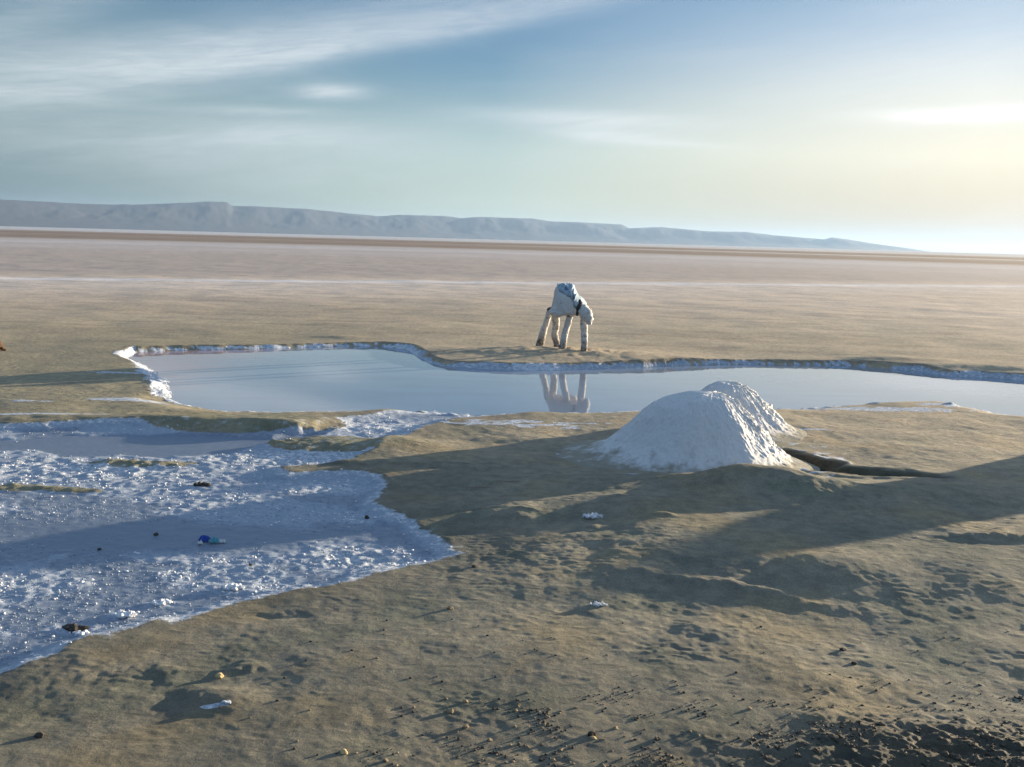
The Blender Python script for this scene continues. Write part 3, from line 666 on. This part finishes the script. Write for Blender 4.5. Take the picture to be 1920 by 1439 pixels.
def stone(px, py, size, name, label, mat, seed, z=0.0, cat='stone', grp=None, flat=.8):
    x, y = P(px, py, z); zz = zat(x, y)
    o = mesh_obj(name, rock_verts(seed, flat=flat, rough=.42) * size, IF, mat, smooth=False); o.location = (x, y, zz + size * .2); o.rotation_euler = (0, 0, rnd.random() * 6)
    tag(o, label, cat, grp); return o
stone(412,1262,.026,'stone','bright ochre stone just above the rounded mud swell',M_SY,401)
stone(413,1326,.011,'stone','small tan stone on the white salt streak below the mud swell',M_ST,402)
stone(843,1335,.022,'stone','brown stone with a long shadow, higher of the two near the bottom centre',M_ST,403)
stone(873,1364,.018,'stone','pale tan stone standing on end below the brown shadowed stone',M_ST,404,flat=1.3)
stone(74,1377,.024,'stone','dark brown stone alone on the mud by the lower left corner',M_SD,405,flat=1.2)
stone(644,1415,.020,'stone','small ochre stone on the bottom edge, left of the gravel',M_SY,406)
stone(844,1144,.020,'stone','small reddish brown stone on the mud beyond the salt tip',M_ST,407)
stone(872,1317,.016,'stone','small tan stone just above the brown shadowed stone',M_ST,408)
stone(1110,1382,.026,'stone','dark brown stone, largest on the gravel at the bottom edge',M_SD,409)
stone(1112,1388,.014,'stone','bright yellow stone leaning against the dark brown stone',M_SY,410)
stone(1580,1217,.018,'stone','dark stone, upper of the pair on the mud at lower right',M_SD,411)
stone(1602,1244,.018,'stone','dark stone with a white fleck, lower of the pair at lower right',M_SD,412)
stone(1334,889,.020,'stone','tiny black stone at the foot of the large salt heap',M_SD,413)
stone(292,1004,.024,'stone','small black stone on the smooth blue salt left of the scrap',M_SD,414,z=Z_SALT)
stone(186,1031,.018,'stone','tiny black stone on the shaded salt near the left edge',M_SD,415,z=Z_SALT)
stone(470,1062,.020,'stone','tiny dark stone on the rough salt below the scrap',M_SD,416,z=Z_SALT)
stone(688,971,.026,'stone','small dark stone on the salt rim beside the shaded mud',M_SD,417,z=Z_SALT)
stone(888,1064,.020,'stone','small dark stone just off the tip of the salt flat',M_SD,418)
# loose pebbles of the gravel strewn along the bottom
cnt = 0; tries = 0
while cnt < 130 and tries < 20000:
    tries += 1
    px = rnd.uniform(560, 1915); py = rnd.uniform(1230, 1436)
    dens = min(1, max(0, (py - (1400 - (px - 560) * .10)) / 60)) ** 1.5 + .035
    if rnd.random() > dens: continue
    x, y = P(px, py); s = rnd.choice([.005, .007, .007, .009, .009, .012, .016])
    o = bpy.data.objects.new('pebble', rnd.choice(protos)); COL.objects.link(o)
    o.scale = (s, s, s); o.location = (x, y, zat(x, y) + s * .12); o.rotation_euler = (rnd.uniform(-.4, .4), rnd.uniform(-.4, .4), rnd.random() * 6.28)
    tag(o, 'one of the many small pebbles strewn along the bottom edge of the mud', 'pebble', 'pebbles strewn over the mud at the bottom edge'); cnt += 1

def scatter(name, mat, pts, sizes, label, cat, V0=IV1, F0=IF1, rough=.35, flat=.75, seed=1):
    """uncountable crumbs as one object"""
    n = len(pts); rs = np.random.RandomState(seed)
    var = np.array([rock_verts(seed * 10 + k, V0, flat, rough) for k in range(12)])
    v = var[rs.randint(0, 12, n)]; a = rs.rand(n) * 6.283; c, s = np.cos(a)[:, None], np.sin(a)[:, None]
    x = v[:, :, 0] * c - v[:, :, 1] * s; y = v[:, :, 0] * s + v[:, :, 1] * c
    W_ = np.stack([x, y, v[:, :, 2]], -1) * sizes[:, None, None] + pts[:, None, :]
    FF = (F0[None] + (np.arange(n) * len(V0))[:, None, None]).reshape(-1, 3)
    o = mesh_obj(name, W_.reshape(-1, 3), FF, mat, smooth=False); tag(o, label, cat, kind='stuff'); return o
rs = np.random.RandomState(5)
# salt crumbs: bright lumps in the belts of crust and along the pool's rim
N = 420000
rad_ = 1 / rs.uniform(1 / 34., 1 / 5.2, N); aa = np.radians(rs.uniform(-33, 12, N))
cx, cy = rad_ * np.sin(aa), rad_ * np.cos(aa)
t = terrain(cx, cy, np.full(N, .02))
clus = fbm(cx * 2.6, cy * 2.6, 71, 4)
pr = t['inA'] * (1 - t['inW']) * np.clip(t['belt'] ** 1.7 * .5 * sst(clus, -.05, .5), 0, 1) * (1 - t['isl'])
pr = np.maximum(pr, t['rim'] * (t['rP'] > .5) * .9 * sst(clus, -.3, .2))
pr = np.maximum(pr, t['rim'] * (t['rP'] > .2) * (cx < 0) * .35 * sst(clus, -.1, .3))
q_ = rs.rand(N)
keep = (q_ < pr) & (t['dP'] > .03)
sz_ = (.003 + .012 * rs.rand(N) ** 3) * (.6 + .05 * rad_)
p_ = np.stack([cx, cy, t['z'] + sz_ * .2], -1)
scatter('salt_crumbs', M_SW, p_[keep][:26000], sz_[keep][:26000], 'bright white salt crumbs over the blue crust and pool rim', 'salt', seed=3)
keep = (q_ >= pr) & (rs.rand(N) < .14 * t['inA'] * (1 - t['inW']) * (1 - t['smooth']) * (1 - t['isl'])) & (t['dP'] > .03)
scatter('salt_grains', M_SB, p_[keep][:40000], (sz_ * .62)[keep][:40000], 'small damp blue-grey grains of salt over the crust', 'salt', seed=4)
# gravel
N = 60000
gx, gy = rs.uniform(-1.6, 4.2, N), rs.uniform(5.2, 7.6, N); t = terrain(gx, gy)
ln = 1 - sst(gy - 5.75 - .10 * gx + .25 * fbm(gx * 1.5, gy * 1.5, 88, 3), 0, .75)
gcl = fbm(gx * 2.2, gy * 3.2, 89, 4)
keep = rs.rand(N) < (ln * sst(gx, -1.4, .4) * .65 * sst(gcl, .0, .7) + .006) * (1 - .3 * t['emb'])
sz_ = .002 + .010 * rs.rand(N) ** 4
half = rs.rand(N) < .30
pp = np.stack([gx, gy, t['z'] + sz_ * .3], -1)
scatter('gravel', M_ST, (pp - [0, 0, .001])[keep & half], sz_[keep & half], 'fine tan gravel over the mud along the bottom edge', 'gravel', seed=5)
scatter('gravel', M_SD, pp[keep & ~half], sz_[keep & ~half], 'fine dark gravel over the mud along the bottom edge', 'gravel', seed=6)

# dark clods on the rough edge of the causeway
N = 9000
gx, gy = rs.uniform(.6, 4.4, N), rs.uniform(5.2, 7.4, N); t = terrain(gx, gy)
keep = rs.rand(N) < t['emb'] * .45 * sst(fbm(gx * 2.4, gy * 3.4, 97, 4), -.15, .5)
sz_ = .004 + .020 * rs.rand(N) ** 3.5
scatter('dirt_clods', M_CL, np.stack([gx, gy, t['z'] + sz_ * .1], -1)[keep], sz_[keep], 'rough dark dirt clods heaped at the lower right corner', 'dirt', V0=IV, F0=IF, rough=.6, seed=8)

# crystal tufts and lumps
def tuft(px, py, z, rad, n, name, label, mat, seed, cat='salt clump', spiky=True):
    rs = np.random.RandomState(seed); x, y = P(px, py, z); root_z = zat(x, y); V = []; F = []
    for k in range(n):
        a = rs.rand() * 6.283; q = rad * math.sqrt(rs.rand()) * (k > 0); c = np.array([q * math.cos(a), q * math.sin(a) * .6, 0]); s = rad * rs.uniform(.10, .30)
        st_ = np.array([s * .3, s * .4, s * .75]) if spiky else np.array([s, s, s * .8])
        if k == 0: st_ = np.array([rad * .55, rad * .35, .012]); s = .002
        v = rock_verts(seed + k % 7, IV1, 1, .4) * st_; tl = rs.uniform(-1.4, 1.4) * (k > 0) if spiky else 0; ct, st2 = math.cos(tl), math.sin(tl)
        v = np.stack([v[:, 0] * ct + v[:, 2] * st2, v[:, 1], -v[:, 0] * st2 + v[:, 2] * ct], -1)
        v[:, 2] += s * .5; F.append(IF1 + len(V) * len(IV1)); V.append(v + c)
    o = mesh_obj(name, np.concatenate(V), np.concatenate(F), mat, smooth=False); o.location = (x, y, root_z)
    return tag(o, label, cat)
tuft(1112,983,0,.12,70,'salt_clump','spiky white salt tuft on the shaded mud in front of the heap',M_SW,501)
tuft(1122,1140,0,.075,70,'salt_clump','white salt crystals lying on the open mud in the middle foreground',M_SW,502)
tuft(232,1156,Z_SALT,.09,46,'salt_clump','white salt lump cluster, middle one of the row on the near salt',M_SW,503,spiky=False)
tuft(304,1132,Z_SALT,.08,34,'salt_clump','white salt lump cluster, right one of the row on the near salt',M_SW,504,spiky=False)
tuft(436,1106,Z_SALT,.10,34,'salt_clump','low pale salt lump close to the mud shore of the salt flat',M_SW,505,spiky=False)
tuft(138,1180,Z_SALT,.085,40,'weed_clump','dark green and black clod with white salt on the near salt',M_SD,506,cat='clod',spiky=False)
tuft(150,1188,Z_SALT,.08,18,'salt_clump','white salt bits sprinkled over the dark clod',M_SW,507,spiky=False)
tuft(378,912,Z_SALT,.10,16,'weed_clump','dark clod lying in the rough salt belt below the shallow water',M_SD,508,cat='clod',spiky=False)
tuft(425,1320,0,.035,16,'salt_clump','thin streak of white salt at the foot of the rounded mud swell',M_SW,509,spiky=False)

# plastic scrap
def crumple(name, parent, cx, cy, w, d, h, mat, seed, rot):
    n = 22; u, v = np.meshgrid(np.linspace(-1, 1, n), np.linspace(-1, 1, n))
    z = h * (1 - .5 * u * u) * (1 - v * v * .7) + h * .55 * fbm(u * 2 + seed, v * 2, seed, 3)
    x = w * u * (1 + .2 * gn(v * 2, u, seed)); y = d * v * (1 + .2 * gn(u * 2, v, seed + 3))
    c, s = math.cos(rot), math.sin(rot)
    Vo = np.stack([cx + x * c - y * s, cy + x * s + y * c, np.maximum(z, 0) + .006], -1); Vi = Vo - np.array([0, 0, .003])
    return shell(name, Vo, Vi, mat, parent)
def plastic(name, c):
    m, g, b = new_mat(name); b.inputs['Base Color'].default_value = (*c, 1); b.inputs['Roughness'].default_value = .3
    wp = g.new('ShaderNodeTexCoord').outputs['Object']; g.l.new(g.mix(g.noise(wp, 30, 3), (*[q * .7 for q in c], 1), (*c, 1)), b.inputs['Base Color']); return m
sx_, sy_ = P(392, 1018, Z_SALT); scrap = empty('plastic_scrap', (sx_, sy_, zat(sx_, sy_)))
tag(scrap, 'crumpled blue and clear plastic scrap on the smooth blue salt', 'litter')
MB_, MC_, MW_ = plastic('blue_film', (.02, .08, .42)), plastic('teal_film', (.12, .40, .48)), plastic('white_film', (.75, .76, .76))
crumple('wrapper', scrap, -.06, .05, .055, .035, .05, MB_, 3, -.3)
crumple('wrapper', scrap, .055, .0, .045, .035, .045, MC_, 5, .1)
crumple('label_film', scrap, .125, .01, .035, .02, .03, MW_, 7, .2)
crumple('label_film', scrap, -.07, -.06, .022, .02, .03, MW_, 9, .4)

# stump cut off by the left edge
M_RUST = stone_material('rust_brown', (.045, .022, .012), (.09, .045, .02))
bx, by = P(-8, 656, 0); stump = empty('stump', (bx, by, 0)); tag(stump, 'dark brown pointed stump at the left edge, behind the pool level', 'stump')
tube('post', [(0, 0, -.08), (-.02, 0, .12), (-.10, 0, .30), (-.20, .02, .52)], [.24, .17, .10, .03], M_RUST, stump, 61, bump=.02)
tube('root', [(.05, -.02, -.03), (.17, -.05, .03), (.26, -.02, -.02)], [.06, .05, .03], M_RUST, stump, 63, segs=12, bump=.012)

# ------------------------------------------------------------------ haze over the whole flat
HZ = 95000.; zt = 600.; zb = -3.
hv = [(-HZ, -HZ, zb), (HZ, -HZ, zb), (HZ, HZ, zb), (-HZ, HZ, zb), (-HZ, -HZ, zt), (HZ, -HZ, zt), (HZ, HZ, zt), (-HZ, HZ, zt)]
hf = [(0, 3, 2, 1), (4, 5, 6, 7), (0, 1, 5, 4), (1, 2, 6, 5), (2, 3, 7, 6), (3, 0, 4, 7)]
mz = bpy.data.materials.new('haze'); mz.use_nodes = True; gz = NT(mz.node_tree)
pv = gz.new('ShaderNodeVolumePrincipled'); pv.inputs['Color'].default_value = (.44, .66, 1.0, 1); pv.inputs['Density'].default_value = 2.2e-5; pv.inputs['Anisotropy'].default_value = .28
oz = gz.new('ShaderNodeOutputMaterial'); gz.l.new(pv.outputs[0], oz.inputs['Volume'])
tag(mesh_obj('haze', np.array(hv), np.array(hf), mz, smooth=False), 'thin blue haze hanging over the flat towards the hills', 'haze', kind='stuff')
